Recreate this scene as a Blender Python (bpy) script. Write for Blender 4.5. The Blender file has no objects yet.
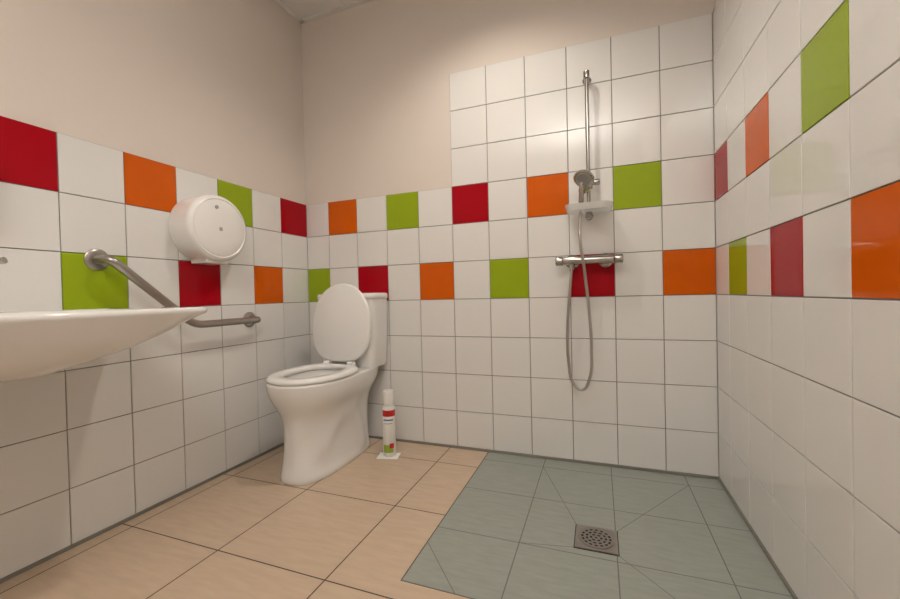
import bpy, bmesh, math, random
from mathutils import Vector, Matrix
random.seed(4)
S=0.2
scn=bpy.context.scene
COL=scn.collection
# ---------------------------------------------------------------- materials
def mat(name,col,rough=0.5,metal=0.0,noise=0.0,nscale=8,bump=0.0,bscale=60,coat=0.0,trans=0.0,alpha=1.0,spec=0.5,stretch=None):
    m=bpy.data.materials.new(name);m.use_nodes=True
    nt=m.node_tree;b=nt.nodes['Principled BSDF']
    b.inputs['Base Color'].default_value=(*col,1);b.inputs['Roughness'].default_value=rough
    b.inputs['Metallic'].default_value=metal;b.inputs['Coat Weight'].default_value=coat
    b.inputs['Transmission Weight'].default_value=trans;b.inputs['Specular IOR Level'].default_value=spec
    b.inputs['Alpha'].default_value=alpha
    tc=nt.nodes.new('ShaderNodeTexCoord');mp=nt.nodes.new('ShaderNodeMapping')
    nt.links.new(tc.outputs['Object'],mp.inputs['Vector'])
    if stretch: mp.inputs['Scale'].default_value=stretch
    n=nt.nodes.new('ShaderNodeTexNoise');n.inputs['Scale'].default_value=nscale;n.inputs['Detail'].default_value=6
    nt.links.new(mp.outputs['Vector'],n.inputs['Vector'])
    mx=nt.nodes.new('ShaderNodeMix');mx.data_type='RGBA'
    mx.inputs[6].default_value=(*[c*(1-noise) for c in col],1)
    mx.inputs[7].default_value=(*[min(1,c*(1+noise)) for c in col],1)
    nt.links.new(n.outputs['Fac'],mx.inputs[0]);nt.links.new(mx.outputs[2],b.inputs['Base Color'])
    if bump>0:
        n2=nt.nodes.new('ShaderNodeTexNoise');n2.inputs['Scale'].default_value=bscale;n2.inputs['Detail'].default_value=4
        nt.links.new(mp.outputs['Vector'],n2.inputs['Vector'])
        bp=nt.nodes.new('ShaderNodeBump');bp.inputs['Strength'].default_value=bump;bp.inputs['Distance'].default_value=0.004
        nt.links.new(n2.outputs['Fac'],bp.inputs['Height']);nt.links.new(bp.outputs['Normal'],b.inputs['Normal'])
    return m
M_white=mat('tile_white',(0.79,0.78,0.76),0.05,noise=0.012,nscale=2,bump=0.008,bscale=5)
M_red=mat('tile_red',(0.40,0.004,0.012),0.07,noise=0.05,nscale=3,spec=.14)
M_orange=mat('tile_orange',(0.66,0.115,0.004),0.07,noise=0.16,nscale=5,spec=.14)
M_green=mat('tile_green',(0.31,0.42,0.012),0.07,noise=0.06,nscale=3,spec=.2)
M_grout=mat('grout',(0.22,0.21,0.20),0.9,noise=0.1,nscale=30)
M_plaster=mat('plaster_cream',(0.73,0.66,0.60),0.75,noise=0.012,nscale=4,bump=0.12,bscale=120)
M_ceil=mat('ceiling_white',(0.80,0.79,0.77),0.85,noise=0.02,bump=0.1,bscale=200)
M_beige=mat('floor_tile_beige',(0.59,0.45,0.33),0.27,noise=0.14,nscale=9,bump=0.08,bscale=70,stretch=(1,5,1))
M_grey=mat('floor_tile_grey',(0.31,0.335,0.295),0.30,noise=0.18,nscale=14,bump=0.15,bscale=90,stretch=(1,4,1))
M_fgrout=mat('floor_grout_dark',(0.085,0.065,0.05),0.9,noise=0.1)
M_sgrout=mat('shower_grout',(0.16,0.17,0.15),0.9,noise=0.1)
M_seal=mat('silicone_seal_grey',(0.22,0.215,0.185),0.6,noise=0.08)
M_cer=mat('ceramic_white',(0.83,0.82,0.80),0.06,noise=0.01,coat=0.4)
M_plas=mat('plastic_white',(0.84,0.83,0.81),0.18,noise=0.01)
M_plas2=mat('plastic_grey',(0.35,0.34,0.32),0.4)  # plain grey plastic for small parts and print
M_chrome=mat('chrome',(0.46,0.45,0.43),0.14,metal=1.0,noise=0.02)
M_steel=mat('brushed_steel',(0.38,0.355,0.33),0.30,metal=1.0,noise=0.06,nscale=40)
M_hose=mat('hose_metal',(0.5,0.49,0.47),0.28,metal=1.0)
M_dark=mat('dark_hole',(0.012,0.011,0.010),0.8)
M_clear=mat('clear_plastic',(0.85,0.87,0.86),0.15,alpha=0.45)
M_lred=mat('label_red',(0.55,0.02,0.02),0.3)
M_lgreen=mat('label_green',(0.32,0.45,0.05),0.3)
M_lblue=mat('label_blue',(0.1,0.2,0.42),0.3)
M_paper=mat('paper_white',(0.82,0.82,0.78),0.8)
M_door=mat('door_paint',(0.55,0.50,0.43),0.5,noise=0.03)
# ---------------------------------------------------------------- helpers
def new_obj(name,bm,mats,parent=None,smooth=False,loc=None):
    me=bpy.data.meshes.new(name)
    bmesh.ops.recalc_face_normals(bm,faces=bm.faces)
    bm.to_mesh(me);bm.free()
    for m in (mats if isinstance(mats,(list,tuple)) else [mats]): me.materials.append(m)
    if smooth:
        for p in me.polygons:p.use_smooth=True
    o=bpy.data.objects.new(name,me);COL.objects.link(o)
    if parent:o.parent=parent
    if loc:o.location=loc
    return o
def empty(name,loc=(0,0,0)):
    e=bpy.data.objects.new(name,None);COL.objects.link(e);e.empty_display_size=0.1
    return e
def box_bm(bm,x0,x1,y0,y1,z0,z1,mi=0):
    v=[bm.verts.new(c) for c in [(x0,y0,z0),(x1,y0,z0),(x1,y1,z0),(x0,y1,z0),(x0,y0,z1),(x1,y0,z1),(x1,y1,z1),(x0,y1,z1)]]
    for f in [(0,3,2,1),(4,5,6,7),(0,1,5,4),(1,2,6,5),(2,3,7,6),(3,0,4,7)]:
        fc=bm.faces.new([v[i] for i in f]);fc.material_index=mi
def box(name,x0,x1,y0,y1,z0,z1,m,parent=None,bevel=0,seg=3):
    bm=bmesh.new();box_bm(bm,min(x0,x1),max(x0,x1),min(y0,y1),max(y0,y1),min(z0,z1),max(z0,z1))
    o=new_obj(name,bm,m,parent,smooth=bevel>0)
    if bevel:
        b=o.modifiers.new('b','BEVEL');b.width=bevel;b.segments=seg
        o.modifiers.new('w','WEIGHTED_NORMAL')
    return o
def sharp(o,ang=40):
    m=o.modifiers.new('es','EDGE_SPLIT');m.split_angle=math.radians(ang);return o
def cyl(name,p0,p1,r,m,parent=None,r2=None,seg=32,bevel=0):
    p0=Vector(p0);p1=Vector(p1);d=p1-p0
    bm=bmesh.new()
    bmesh.ops.create_cone(bm,cap_ends=True,segments=seg,radius1=r,radius2=r if r2 is None else r2,depth=d.length)
    if bevel: 
        e=[e for e in bm.edges if len([f for f in e.link_faces if len(f.verts)>4])==1]
        bmesh.ops.bevel(bm,geom=e,offset=bevel,segments=3,affect='EDGES',profile=0.5)
    q=d.to_track_quat('Z','Y').to_matrix().to_4x4()
    bmesh.ops.transform(bm,matrix=Matrix.Translation((p0+p1)/2)@q,verts=bm.verts)
    return sharp(new_obj(name,bm,m,parent,True))
def fillet(pts,r,n=8):
    pts=[Vector(p) for p in pts];out=[pts[0]]
    for i in range(1,len(pts)-1):
        a,b,c=pts[i-1],pts[i],pts[i+1]
        u=(a-b).normalized();w=(c-b).normalized()
        rr=min(r,(a-b).length*.49,(c-b).length*.49)
        s,e=b+u*rr,b+w*rr
        for k in range(n+1):
            t=k/n;out.append((1-t)**2*s+2*t*(1-t)*b+t*t*e)
    out.append(pts[-1]);return out
def tube(name,pts,r,m,parent=None,spline='POLY',res=6):
    cu=bpy.data.curves.new(name,'CURVE');cu.dimensions='3D';cu.bevel_depth=r;cu.bevel_resolution=res;cu.use_fill_caps=True
    if spline=='POLY':
        s=cu.splines.new('POLY');s.points.add(len(pts)-1)
        for i,p in enumerate(pts): s.points[i].co=(*p,1)
    else:
        s=cu.splines.new('BEZIER');s.bezier_points.add(len(pts)-1)
        for i,p in enumerate(pts):
            b=s.bezier_points[i];b.co=p;b.handle_left_type=b.handle_right_type='AUTO'
        cu.resolution_u=20
    tmp=bpy.data.objects.new('tmp',cu);COL.objects.link(tmp)
    dg=bpy.context.evaluated_depsgraph_get();me=bpy.data.meshes.new_from_object(tmp.evaluated_get(dg))
    bpy.data.objects.remove(tmp)
    me.name=name;me.materials.clear();me.materials.append(m)
    for p in me.polygons:p.use_smooth=True
    o=bpy.data.objects.new(name,me);COL.objects.link(o)
    if parent:o.parent=parent
    return o
def lathe(name,prof,c,axis,m,parent=None,seg=48):
    # prof: list of (radius, height along axis)
    bm=bmesh.new();rings=[]
    q=Vector(axis).to_track_quat('Z','Y').to_matrix()
    for r,h in prof:
        rings.append([bm.verts.new(Vector(c)+q@Vector((r*math.cos(2*math.pi*k/seg),r*math.sin(2*math.pi*k/seg),h))) for k in range(seg)])
    for a,b in zip(rings,rings[1:]):
        for k in range(seg): bm.faces.new([a[k],a[(k+1)%seg],b[(k+1)%seg],b[k]])
    bm.faces.new(rings[0]);bm.faces.new(rings[-1])
    return sharp(new_obj(name,bm,m,parent,True),35)
def loft(name,rings,m,parent=None,cap0=True,cap1=True,close=False,sub=0,sp=None):
    bm=bmesh.new();V=[[bm.verts.new(p) for p in r] for r in rings];n=len(V[0])
    prs=list(zip(V,V[1:]))+([(V[-1],V[0])] if close else [])
    for a,b in prs:
        for k in range(n): bm.faces.new([a[k],a[(k+1)%n],b[(k+1)%n],b[k]])
    if cap0 and not close: bm.faces.new(V[0])
    if cap1 and not close: bm.faces.new(V[-1])
    o=new_obj(name,bm,m,parent,True)
    if sub:
        s=o.modifiers.new('s','SUBSURF');s.levels=sub;s.render_levels=sub
    if sp: sharp(o,sp)
    return o
# ---------------------------------------------------------------- room shell
XL,XR=0.19*S,11.0186*S
YF=-3.3; H=2.53; TH=0.008; EPS=0.0
A=1.004*S      # tile height
def wall_quad(name,x0,x1,y0,y1,z0,z1,m=M_plaster): return box(name,x0,x1,y0,y1,z0,z1,m)
wb=wall_quad('wall_back',XL-0.15,XR+0.15,TH,0.15,-0.05,H+0.1)
wl=wall_quad('wall_left',XL-0.15,XL-TH,YF-0.15,0.15,-0.05,H+0.1)
wr=wall_quad('wall_right',XR+TH,XR+0.15,YF-0.15,0.15,-0.05,H+0.1)
wf=wall_quad('wall_front',XL-0.15,XR+0.15,YF-0.15,YF,-0.05,H+0.1)
g=0.0016
def tiles(name,parent,rects,frame):
    """rects: (u0,u1,v0,v1,mi); frame(u,v,d)->xyz with d = distance in front of the grout face"""
    bm=bmesh.new();bv=0.0012
    for u0,u1,v0,v1,mi in rects:
        u0+=g;u1-=g;v0+=g;v1-=g
        if u1-u0<0.006 or v1-v0<0.006: continue
        t=random.uniform(-0.0002,0.0002);t2=random.uniform(-0.0002,0.0002)
        def q(u,v,d):
            k=(u-u0)/(u1-u0)-.5;l=(v-v0)/(v1-v0)-.5
            return bm.verts.new(frame(u,v,d+(t*k+t2*l if d>0.001 else 0)))
        lo=[q(u0,v0,-.001),q(u1,v0,-.001),q(u1,v1,-.001),q(u0,v1,-.001)]
        mi_=[q(u0,v0,TH-.0025-bv),q(u1,v0,TH-.0025-bv),q(u1,v1,TH-.0025-bv),q(u0,v1,TH-.0025-bv)]
        hi=[q(u0+bv,v0+bv,TH-.0025),q(u1-bv,v0+bv,TH-.0025),q(u1-bv,v1-bv,TH-.0025),q(u0+bv,v1-bv,TH-.0025)]
        for a,b in ((lo,mi_),(mi_,hi)):
            for k in range(4):
                f=bm.faces.new([a[k],a[(k+1)%4],b[(k+1)%4],b[k]]);f.material_index=mi
        f=bm.faces.new(hi);f.material_index=mi
    return new_obj(name,bm,[M_white,M_red,M_orange,M_green],parent)
W_,Rd,Or,Gr=0,1,2,3
# back wall
acc={(0,5):Gr,(1,7):Or,(2,5):Rd,(3,7):Gr,(4,5):Or,(5,7):Rd,(6,5):Gr,(7,7):Or,(8,5):Rd,(9,7):Gr,(10,5):Or}
rects=[]
for c in range(0,11):
    u0=max(c*S,XL);u1=(c+1)*S if c<10 else XR
    for r in range(1,11 if c>=5 else 8):
        rects.append((u0,u1,(r-1)*A,r*A,acc.get((c,r),W_)))
tiles('tiles_back',wb,rects,lambda u,v,d:(u,TH-0.0025-d,v))
gb=box('grout_back_low',XL,5*S,TH-0.004,TH+.002,0,7*A,M_grout,wb)
gb2=box('grout_back_high',5*S,XR,TH-0.004,TH+.002,0,10*A,M_grout,wb)
# left wall
accl={(1,7):Rd,(3,7):Gr,(5,7):Or,(7,7):Rd,(2,5):Or,(4,5):Rd,(6,5):Gr,(8,5):Or,(9,7):Gr,(11,7):Or,(10,5):Rd,(12,5):Gr,(13,7):Rd,(15,7):Gr,(14,5):Or,(16,5):Rd}
rects=[]
for c in range(1,18):
    u0=0 if c==1 else (c-1+.064)*S;u1=min((c+.064)*S,-YF)
    for r in range(1,8): rects.append((u0,u1,(r-1)*A,r*A,accl.get((c,r),W_)))
tiles('tiles_left',wl,rects,lambda u,v,d:(XL-TH+0.0025+d,-u,v))
box('grout_left',XL-TH-.002,XL-TH+0.004,YF,0,0,7*A,M_grout,wl)
# right wall
accr={(1,7):Rd,(3,7):Or,(5,7):Gr,(7,7):Rd,(9,7):Or,(11,7):Gr,(2,5):Gr,(4,5):Rd,(6,5):Or,(8,5):Gr,(10,5):Rd,(12,5):Or,(13,7):Rd,(15,7):Or,(14,5):Gr,(16,5):Rd}
rects=[]
for c in range(1,18):
    u0=0 if c==1 else (c-1-.116)*S;u1=min((c-.116)*S,-YF)
    for r in range(1,11): rects.append((u0,u1,(r-1)*A,r*A,accr.get((c,r),W_)))
tiles('tiles_right',wr,rects,lambda u,v,d:(XR+TH-0.0025-d,-u,v))
box('grout_right',XR+TH-0.004,XR+TH+.002,YF,0,0,10*A,M_grout,wr)
# door in front wall (behind the camera)
dr=empty('door_1')
box('door_leaf',0.62,1.55,YF-0.01,YF+0.035,0.006,2.06,M_door,dr,0.003)
for n,a in (('jamb_1',(0.55,0.615)),('jamb_2',(1.555,1.62))): box(n,a[0],a[1],YF-.005,YF+0.05,0.001,2.13,M_paper,dr,0.003)
box('head_jamb',0.616,1.554,YF-.005,YF+0.05,2.065,2.13,M_paper,dr,0.003)
tube('lever',fillet([(0.70,YF+.03,1.02),(0.70,YF+.085,1.02),(0.82,YF+.085,1.02)],.02),0.009,M_steel,dr)
# ceiling with T-bar grid
ce=box('ceiling',XL-.15,XR+.15,YF-.15,.15,H,H+.1,M_ceil)
for i,x in enumerate([0.36,0.96,1.56,2.16]): box('t_bar_x%d'%i,x-.012,x+.012,YF,TH,H-.004,H+.002,M_plas,ce)
for i,y in enumerate([-0.32,-0.92,-1.52,-2.12,-2.72]): box('t_bar_y%d'%i,XL,XR,y-.012,y+.012,H-.0045,H+.002,M_plas,ce)
box('edge_angle_back',XL,XR,-.018,TH,H-.005,H+.002,M_plas,ce)
box('edge_angle_left',XL-TH,XL+.02,YF,0,H-.005,H+.002,M_plas,ce)
# floor
SX0,SY0=5.87*S,-4.95*S
fl=box('floor',XL-.15,XR+.15,YF-.15,.15,-.1,-.0015,M_fgrout)
bm=bmesh.new()
def fquad(bm,x0,x1,y0,y1,z=0,mi=0):
    if x1-x0<.002 or y1-y0<.002:return
    f=bm.faces.new([bm.verts.new(c) for c in [(x0,y0,z),(x1,y0,z),(x1,y1,z),(x0,y1,z)]]);f.material_index=mi
gx=[XL]+[ (2.65+2.15*k)*S for k in range(-1,4)]+[XR];gx=[x for x in gx if XL<=x<=XR]
gy=[0]+[(-1.0-2.155*k)*S for k in range(0,8)];gy=[y for y in gy if y>YF]+[YF]
fg=.0022
for a,b in zip(gx,gx[1:]):
    for t,s in zip(gy,gy[1:]):
        x0,x1,y0,y1=a+fg,b-fg,s+fg,t-fg
        # part in front of the shower
        if y0<SY0-fg: fquad(bm,x0,x1,y0,min(y1,SY0-fg))
        if y1>SY0-fg: fquad(bm,x0,min(x1,SX0-fg),max(y0,SY0-fg),y1)
new_obj('floor_tiles_beige',bm,M_beige,fl)
box('shower_grout_bed',SX0,XR,SY0,0,-.003,-.0008,M_sgrout,fl)
bm=bmesh.new()
sx=[SX0]+[k*S for k in (7.33,8.84,10.35)]+[XR];sy=[0]+[-k*S for k in (.5,2.0,3.54)]+[SY0]
for a,b in zip(sx,sx[1:]):
    for t,s in zip(sy,sy[1:]): fquad(bm,a+.0016,b-.0016,s+.0016,t-.0016)
new_obj('floor_tiles_grey',bm,M_grey,fl)
DX,DY,DR=8.53*S,-3.05*S,0.066
def strip(bm,p,q,w=.0011,z=.0004):
    p=Vector((*p,z));q=Vector((*q,z));n=(q-p).normalized().cross(Vector((0,0,1)))*w
    bm.faces.new([bm.verts.new(c) for c in (p-n,q-n,q+n,p+n)])
bm=bmesh.new()
for e,f_ in (((DX-DR,DY+DR),(7.33*S,-.5*S)),((DX+DR,DY+DR),(10.35*S,-.5*S)),((DX-DR,DY-DR),(7.33*S,-3.54*S)),((DX+DR,DY-DR),(10.35*S,SY0)),((SX0,-4.0*S),(6.7*S,SY0))):
    strip(bm,e,f_)
new_obj('floor_cut_joints',bm,M_sgrout,fl)
# seal strips
def seal(name,x0,x1,y0,y1): box(name,x0,x1,y0,y1,-.001,.012,M_seal,None,.002)
seal('baseboard_back',XL+.006,XR-.006,-.007,TH)
seal('baseboard_left',XL-TH,XL+.006,YF+.01,TH)
seal('baseboard_right',XR-.006,XR+TH,YF+.01,TH)
# ---------------------------------------------------------------- shower drain
d=empty('floor_drain')
lathe_z=.001
bm=bmesh.new();box_bm(bm,DX-DR,DX+DR,DY-DR,DY+DR,-.001,.003)
new_obj('drain_frame',bm,M_steel,d)
lathe('drain_grate',[(.056,0),(.056,.0018),(.053,.0024),(.0001,.0024)],(DX,DY,.003),(0,0,1),M_steel,d)
bm=bmesh.new()
def hole(cx,cy,r,ang,L):
    vs=[]
    for k in range(16):
        t=2*math.pi*k/16;x=math.cos(t)*r+(L if math.cos(t)>0 else -L);y=math.sin(t)*r
        vs.append(bm.verts.new((cx+x*math.cos(ang)-y*math.sin(ang),cy+x*math.sin(ang)+y*math.cos(ang),.0058)))
    bm.faces.new(vs)
hole(DX,DY,.004,0,0.0001)
for rr,n in ((.016,6),(.030,11),(.044,16)):
    for k in range(n):
        t=2*math.pi*k/n;hole(DX+rr*math.cos(t),DY+rr*math.sin(t),.0038,t+math.pi/2,.002)
new_obj('drain_holes',bm,M_dark,d)
bm=bmesh.new();box_bm(bm,DX-DR-.003,DX+DR+.003,DY-DR-.003,DY+DR+.003,-.001,.0008)
new_obj('drain_joint',bm,M_dark,d)
# ---------------------------------------------------------------- toilet
TX=0.425
tl=empty('toilet')
def outline(t0,t1,tw,hw,z,nb=4.0,nf=2.1,hb=None,n=96,cx=TX):
    """egg outline; t = distance from back wall (-y), tw = widest station"""
    out=[]
    for k in range(n):
        th=2*math.pi*k/n;c,s=math.cos(th),math.sin(th)
        if c>=0:
            t=tw+(t1-tw)*abs(c)**(2/nf);x=hw*math.copysign(abs(s)**(2/nf),s)
        else:
            t=tw-(tw-t0)*abs(c)**(2/nb);x=hw*math.copysign(abs(s)**(2/nb),s)
            if hb is not None:
                f=(tw-t)/(tw-t0);f=f*f*(3-2*f);x*=(1-f)+f*hb/hw
        out.append((cx+x,-t,z))
    return out
# key profile rows: z,t0,t1,tw,hw,hb,nf
KR=[(0,.080,.622,.38,.120,.116,2.6),(.006,.077,.626,.38,.123,.119,2.6),(.03,.077,.624,.38,.122,.118,2.6),(.08,.080,.612,.38,.119,.114,2.5),
    (.15,.080,.604,.38,.117,.110,2.4),(.22,.076,.602,.39,.119,.109,2.3),(.27,.068,.608,.40,.128,.112,2.2),(.31,.056,.624,.42,.145,.122,2.1),
    (.35,.040,.645,.435,.164,.140,2.1),(.385,.025,.663,.44,.176,.158,2.1),(.41,.018,.671,.44,.180,.164,2.1),(.435,.015,.674,.44,.181,.166,2.1)]
def krow(z):
    for a,b in zip(KR,KR[1:]):
        if z<=b[0]:
            f=(z-a[0])/(b[0]-a[0]);return [p+(q-p)*f for p,q in zip(a,b)]
    return list(KR[-1])
# trapway path (t,z) for the side relief
TP=[(.50,.15),(.45,.22),(.38,.265),(.30,.26),(.25,.20),(.225,.13),(.215,.05),(.215,.0)]
def dseg(t,z):
    best=9
    for (a,b),(c,e) in zip(TP,TP[1:]):
        vx,vz=c-a,e-b;f=max(0,min(1,((t-a)*vx+(z-b)*vz)/(vx*vx+vz*vz)))
        best=min(best,math.hypot(t-a-f*vx,z-b-f*vz))
    return best
def ring_sub(pts):  # relief + denser
    o=[]
    for x,y,z in pts:
        if .02<z<.36:
            d_=dseg(-y,z);sg=1 if x>TX else -1
            lat=max(0,min(1,(abs(x-TX)-.05)/.05))
            x+=sg*lat*(.013*math.exp(-(d_/.045)**2)-.006)*min(1,(z-.02)/.03,(.36-z)/.05)
        o.append((x,y,z))
    return o
zs=[0,.006,.018,.03]+[.03+.0125*k for k in range(1,33)]
zs=[z for z in zs if z<.436]+[.437]
rings=[]
for z in zs:
    ks=[krow(max(0,min(.437,z+dz_))) for dz_ in (-.024,-.012,0,.012,.024)] if z>.04 else [krow(z)]
    k=[sum(q)/len(ks) for q in zip(*ks)]
    rings.append(ring_sub(outline(k[1],k[2],k[3],k[4],z,4.5,k[6],k[5])))
rings+=[outline(.015,.674,.44,.181,.442,4.5,2.1,.166),outline(.018,.671,.44,.178,.447,4.5,2.1,.163),outline(.026,.663,.44,.170,.449,4.5,2.1,.156)]
inner=[outline(.265,.628,.44,.128,.449,2.2,2.1),outline(.270,.620,.44,.123,.43,2.2,2.1),outline(.30,.57,.43,.095,.31,2.2,2.1),outline(.36,.50,.43,.05,.22,2.2,2.1)]
loft('bowl_and_pedestal',rings+inner,M_cer,tl,True,True,sp=50)
ZS=.037
def so(d,z): return outline(.225+d,.668-d,.44,.183-d,z+ZS,2.8,2.1)
def si(d,z): return outline(.278-d,.602+d,.44,.118+d,z+ZS,2.3,2.1)
loft('seat_ring',[so(.004,.414),so(0,.419),so(.001,.428),so(.010,.436),so(.02,.438),si(.012,.438),si(.004,.434),si(0,.426),si(.002,.416),si(.004,.414)],M_plas,tl,close=True,sp=60)
hl=(.240,.485)
def lid_rings():
    rs=[]
    for dd,z in ((.012,0),(.003,.004),(0,.010),(.004,.017),(.016,.021),(.05,.0235),(.11,.025)):
        rs.append(outline(.240+dd,.660-dd,.44,.185-dd,z,2.8,2.1))
    return rs
bm=bmesh.new();rs=lid_rings();V=[[bm.verts.new(p) for p in r] for r in rs];n=len(V[0])
for a,b in zip(V,V[1:]):
    for k in range(n): bm.faces.new([a[k],a[(k+1)%n],b[(k+1)%n],b[k]])
bm.faces.new(V[0]);bm.faces.new(V[-1])
rot=Matrix.Translation((0,-hl[0],hl[1]))@Matrix.Rotation(math.radians(-95),4,'X')@Matrix.Translation((0,hl[0],0))
bmesh.ops.transform(bm,matrix=rot,verts=bm.verts)
sharp(new_obj('lid',bm,M_plas,tl,True),50)
for sx_ in (-.075,.075):
    cyl('hinge_%d'%(sx_>0),(TX+sx_-.018,-.238,.474),(TX+sx_+.018,-.238,.474),.014,M_plas,tl)
def rr(x0,x1,y0,y1,r,z,n=6):
    out=[]
    for cx,cy,a0 in ((x1-r,y1-r,0),(x0+r,y1-r,90),(x0+r,y0+r,180),(x1-r,y0+r,270)):
        for k in range(n+1):
            a=math.radians(a0+90*k/n);out.append((cx+r*math.cos(a),cy+r*math.sin(a),z))
    return out
tk=[rr(TX-.165,TX+.165,-.175,-.012,.03,.445),rr(TX-.172,TX+.172,-.180,-.010,.03,.47),rr(TX-.180,TX+.180,-.184,-.008,.035,.62),rr(TX-.182,TX+.182,-.188,-.006,.035,.815)]
loft('tank',tk,M_cer,tl,sp=50)
tlid=[rr(TX-.182,TX+.182,-.190,-.004,.035,.815),rr(TX-.186,TX+.186,-.194,-.002,.038,.820),rr(TX-.186,TX+.186,-.194,-.002,.038,.838),rr(TX-.182,TX+.182,-.190,-.005,.035,.846),rr(TX-.170,TX+.170,-.177,-.02,.03,.849)]
loft('tank_lid',tlid,M_cer,tl,sp=50)
lathe('flush_button',[(.024,0),(.024,.004),(.020,.007),(.0001,.007)],(TX,-.1,.849),(0,0,1),M_chrome,tl)
# ---------------------------------------------------------------- paper dispenser
pd=empty('toilet_paper_dispenser')
c=(XL,-.705,1.148)
lathe('housing',[(.143,0),(.148,.004),(.148,.10),(.146,.112),(.140,.121),(.130,.125),(.126,.122),(.122,.125),(.06,.128),(.0001,.128)],(XL-.0022,c[1],c[2]),(1,0,0),M_plas,pd,64)
lathe('lock',[(.008,0),(.008,.003),(.0001,.003)],(XL+.1245,c[1]-.02,c[2]+.09),(1,0,0),M_plas2,pd)
box('window',XL+.1235,XL+.1272,c[1]-.010,c[1]+.006,c[2]-.012,c[2]+.004,M_plas2,pd,.002)
box('paper_outlet',XL-.001,XL+.10,c[1]-.055,c[1]+.055,c[2]-.156,c[2]-.13,M_plas,pd,.006)
# ---------------------------------------------------------------- grab bar
gbar=empty('grab_bar')
gx_=XL+.075
P0=(XL,-5.50*S,5.0*S)
pts=[(XL+.004,-1.112,.985),(gx_,-1.112,.985),(gx_,-.806,.725),(gx_,-.455,.725),(XL+.004,-.455,.725)]
pp=fillet([pts[0],pts[1],pts[2],pts[3],pts[4]],.045,10)
tube('bar',pp,.016,M_steel,gbar,'POLY',8)
for i,p in enumerate((pts[0],pts[4])):
    lathe('flange_%d'%i,[(.039,0),(.039,.006),(.034,.010),(.02,.011),(.0001,.011)],(XL-.0022,p[1],p[2]),(1,0,0),M_steel,gbar)
# ---------------------------------------------------------------- sink
sk=empty('wash_basin')
def so2(x0,x1,y0,y1,r,z,rf=None,n=10):
    rf=rf or r;out=[]
    for cx,cy,a0,q in ((x1-rf,y1-rf,0,rf),(x0+r,y1-r,90,r),(x0+r,y0+r,180,r),(x1-rf,y0+rf,270,rf)):
        for k in range(n+1):
            a=math.radians(a0+90*k/n);out.append((cx+q*math.cos(a),cy+q*math.sin(a),z))
    return out
SKx1=2.78*S;SKc=-1.49
bx=XL
def sr(x1,hy,z,rf,x0=bx,r=.02): return so2(x0,x1,SKc-hy,SKc+hy,r,z,rf)
rg=[sr(.40,.03,.646,.028),sr(.45,.09,.656,.06),sr(.485,.17,.677,.08),sr(.515,.25,.705,.08),sr(.535,.33,.742,.08),sr(.548,.405,.778,.08),
    sr(SKx1-.002,.433,.790,.075),sr(SKx1,.437,.796,.075),sr(SKx1,.437,.803,.075),sr(SKx1-.006,.431,.809,.075),
    sr(SKx1-.04,.36,.806,.10,bx+.14,.07),sr(SKx1-.055,.34,.79,.10,bx+.15,.08),sr(SKx1-.12,.22,.70,.08,bx+.19,.06),sr(SKx1-.2,.14,.675,.04,bx+.24,.03)]
loft('basin',rg,M_cer,sk,sp=60)
# tap
ty=-1.49
lathe('tap_body',[(.026,0),(.026,.01),(.021,.014),(.021,.10),(.018,.112),(.0001,.113)],(XL+.075,ty,.806),(0,0,1),M_chrome,sk)
tube('tap_spout',fillet([(XL+.075,ty,.86),(XL+.16,ty,.885),(XL+.20,ty,.855)],.03),.013,M_chrome,sk)
tube('tap_lever',[(XL+.075,ty,.92),(XL+.12,ty+.02,.935),(XL+.20,ty+.062,.95)],.009,M_chrome,sk)
tube('waste_pipe',fillet([(.26,-1.60,.65),(.26,-1.60,.50),(.14,-1.60,.46),(XL-.001,-1.60,.46)],.04),.018,M_plas,sk)
# soap dispenser
sd=empty('soap_dispenser')
box('soap_body',XL-.002,XL+.09,-1.50,-1.40,1.15,1.32,M_plas,sd,.015)
box('soap_lever',XL+.02,XL+.105,-1.475,-1.42,1.125,1.155,M_plas2,sd,.006)
# ---------------------------------------------------------------- shower set
sh=empty('shower_set')
RX,RY=1.692,-.055
cyl('riser_rail',(RX,RY,1.165),(RX,RY,1.845),.0085,M_chrome,sh)
for i,z in enumerate((1.825,1.185)):
    cyl('bracket_arm_%d'%i,(RX,.004,z),(RX,RY-.004,z),.010,M_chrome,sh)
    lathe('bracket_cap_%d'%i,[(.019,0),(.019,.008),(.012,.014),(.0001,.014)],(RX,.003,z),(0,-1,0),M_chrome,sh)
    cyl('bracket_ring_%d'%i,(RX,RY,z-.018),(RX,RY,z+.018),.014,M_chrome,sh,bevel=.003)
cyl('slider',(RX,RY,1.300),(RX,RY,1.360),.019,M_chrome,sh,bevel=.004)
cyl('slider_knob',(RX+.012,RY,1.330),(RX+.05,RY,1.330),.014,M_chrome,sh,bevel=.003)
cyl('slider_holder',(RX-.005,RY-.01,1.305),(RX-.028,RY-.045,1.285),.017,M_chrome,sh)
# hand shower
hx,hy=RX-.028,RY-.045
tube('hand_shower_handle',[(hx-.006,hy+.014,1.215),(hx-.002,hy-.0,1.26),(hx+.0,hy-.008,1.30),(hx+.002,hy-.010,1.330)],.0115,M_chrome,sh,'BEZ')
hd=Vector((-.30,-.62,-.70)).normalized()
hc=Vector((hx+.012,hy-.022,1.336))
lathe('hand_shower_head',[(.012,-.022),(.032,-.012),(.045,.0),(.046,.008),(.042,.012),(.0001,.012)],hc,hd,M_chrome,sh)
lathe('hand_shower_face',[(.034,.0),(.033,.002),(.0001,.002)],hc+hd*.012,hd,M_plas2,sh)
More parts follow.
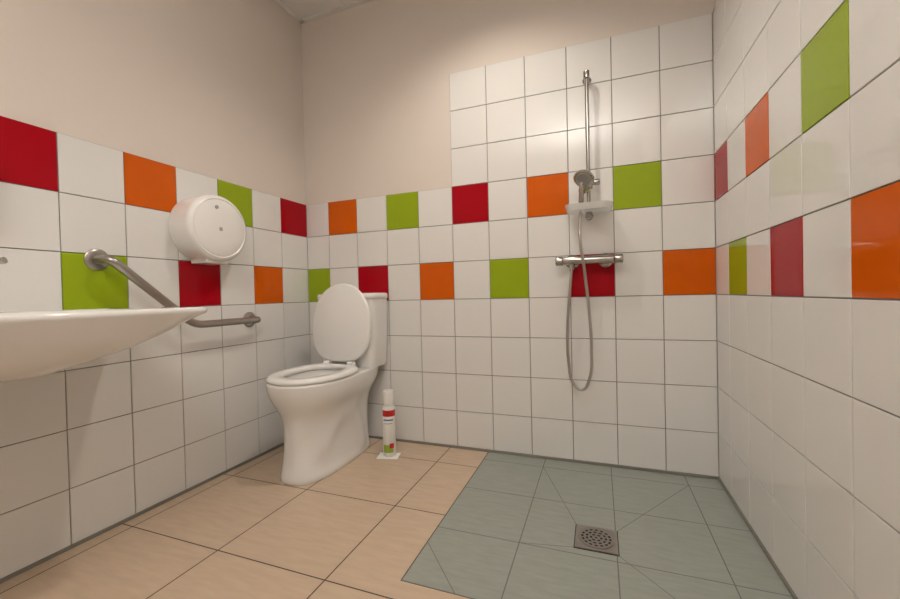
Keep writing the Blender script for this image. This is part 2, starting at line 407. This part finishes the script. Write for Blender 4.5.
# soap dish
dz=1.195
dish=[so2(RX-.095,RX+.095,RY-.085,RY+.035,.04,dz,.04),so2(RX-.10,RX+.10,RY-.09,RY+.04,.04,dz+.012,.04),so2(RX-.103,RX+.103,RY-.093,RY+.043,.04,dz+.028,.04),
      so2(RX-.100,RX+.100,RY-.090,RY+.040,.04,dz+.028,.04),so2(RX-.096,RX+.096,RY-.086,RY+.036,.04,dz+.012,.04),so2(RX-.092,RX+.092,RY-.082,RY+.032,.04,dz+.004,.04)]
loft('soap_dish',dish,M_clear,sh,sp=50)
cyl('dish_clamp',(RX,RY,dz-.012),(RX,RY,dz+.035),.016,M_chrome,sh)
# thermostatic mixer
MZ,MY=.974,-.062
cyl('mixer_body',(1.575,MY,MZ),(1.795,MY,MZ),.019,M_chrome,sh,bevel=.003)
cyl('mixer_knob_l',(1.539,MY,MZ),(1.573,MY,MZ),.0215,M_chrome,sh,bevel=.004)
cyl('mixer_knob_r',(1.797,MY,MZ),(1.833,MY,MZ),.0215,M_chrome,sh,bevel=.004)
for i,x in enumerate((1.611,1.761)):
    cyl('mixer_inlet_%d'%i,(x,.002,MZ),(x,MY,MZ),.015,M_chrome,sh)
    lathe('mixer_rosette_%d'%i,[(.033,0),(.033,.005),(.022,.016),(.0001,.017)],(x,.003,MZ),(0,-1,0),M_chrome,sh)
cyl('mixer_outlet',(1.612,MY,MZ-.045),(1.612,MY,MZ),.011,M_chrome,sh)
hp=[(1.612,MY,MZ-.035),(1.603,MY-.004,.85),(1.588,-.06,.66),(1.590,-.055,.49),(1.612,-.05,.390),(1.645,-.05,.367),(1.680,-.055,.42),(1.692,-.06,.56),(1.686,-.064,.72),(1.668,-.085,.93),(1.652,-.11,1.08),(hx-.010,hy+.016,1.17),(hx-.006,hy+.014,1.220)]
tube('shower_hose',hp,.0068,M_hose,sh,'BEZ')
# ---------------------------------------------------------------- air freshener can
cn=empty('air_freshener_can')
cx,cy=3.47*S,-.98*S
cz=.0022
lathe('can_body',[(.031,0),(.033,.003),(.033,.245),(.031,.253),(.026,.261),(.0001,.261)],(cx,cy,cz),(0,0,1),M_paper,cn)
def label(name,z0,z1,a0,a1,m,r=.0335):
    bm=bmesh.new();n=16;A_=[];B_=[]
    for k in range(n+1):
        a=math.radians(a0+(a1-a0)*k/n);x,y=cx+r*math.cos(a),cy+r*math.sin(a)
        A_.append(bm.verts.new((x,y,cz+z0)));B_.append(bm.verts.new((x,y,cz+z1)))
    for k in range(n): bm.faces.new([A_[k],A_[k+1],B_[k+1],B_[k]])
    return new_obj(name,bm,m,cn,True)
label('label_brand',.208,.240,-130,10,M_lred)
label('label_text_blue',.186,.194,-115,-20,M_lblue)
label('label_text_small',.170,.174,-105,-30,M_plas2)
label('label_fruit_green',.022,.062,-120,-25,M_lgreen)
label('label_fruit_red',.045,.070,-60,-20,M_lred,.0338)
lathe('can_cap',[(.028,0),(.030,.003),(.030,.066),(.027,.074),(.0001,.075)],(cx,cy,cz+.263),(0,0,1),M_plas,cn)
bm=bmesh.new();box_bm(bm,-.055,.055,-.04,.04,0,.001)
o=new_obj('paper_sheet',bm,M_paper,None);o.location=(cx+.0,cy-.012,.0008);o.rotation_euler=(0,0,.25)
# ---------------------------------------------------------------- lights
def lamp(name,x,y,e,cone=150,blend=.35,rad=.045,col=(1,.92,.81)):
    f=empty(name)
    lathe('trim_ring',[(.055,0),(.06,.004),(.045,.012),(.04,.006),(.04,.0)],(x,y,H-.0045),(0,0,-1),M_plas,f)
    L=bpy.data.lights.new(name+'_bulb','SPOT');L.energy=e;L.spot_size=math.radians(cone);L.spot_blend=blend;L.shadow_soft_size=rad;L.color=col
    o=bpy.data.objects.new(name+'_bulb',L);COL.objects.link(o);o.parent=f;o.location=(x,y,H-.02)
lamp('ceiling_downlight',1.27,-.62,42,136,.75,.045)
# added fill light, unseen behind the camera, bounced off the ceiling
L=bpy.data.lights.new('bounce_fill','AREA');L.shape='RECTANGLE';L.size=.35;L.size_y=.35;L.energy=38;L.color=(1,.95,.90);L.spread=math.radians(120)
o=bpy.data.objects.new('bounce_fill',L);COL.objects.link(o);o.location=(1.55,-2.5,1.75)
o.rotation_euler=Vector((-.02,.1,1)).to_track_quat('-Z','Y').to_euler()
w=bpy.data.worlds.new('world');scn.world=w;w.use_nodes=True
w.node_tree.nodes['Background'].inputs[0].default_value=(1,.88,.74,1);w.node_tree.nodes['Background'].inputs[1].default_value=.3
# ---------------------------------------------------------------- camera
yaw,pit,rol=-.3582,-.0132,-.0234
fw=Vector((math.sin(yaw)*math.cos(pit),math.cos(yaw)*math.cos(pit),math.sin(pit)))
rt=fw.cross(Vector((0,0,1))).normalized();up=rt.cross(fw)
r2=rt*math.cos(rol)+up*math.sin(rol);u2=-rt*math.sin(rol)+up*math.cos(rol)
cd=bpy.data.cameras.new('camera');cd.sensor_width=36;cd.lens=397.57*36/900;cd.clip_start=.02
co=bpy.data.objects.new('camera',cd);COL.objects.link(co)
mw=Matrix((r2,u2,-fw)).transposed().to_4x4();mw.translation=Vector((8.6396*S,-10.0488*S,4.1537*S))
co.matrix_world=mw;scn.camera=co
try: scn.view_settings.view_transform='Standard'
except Exception: pass
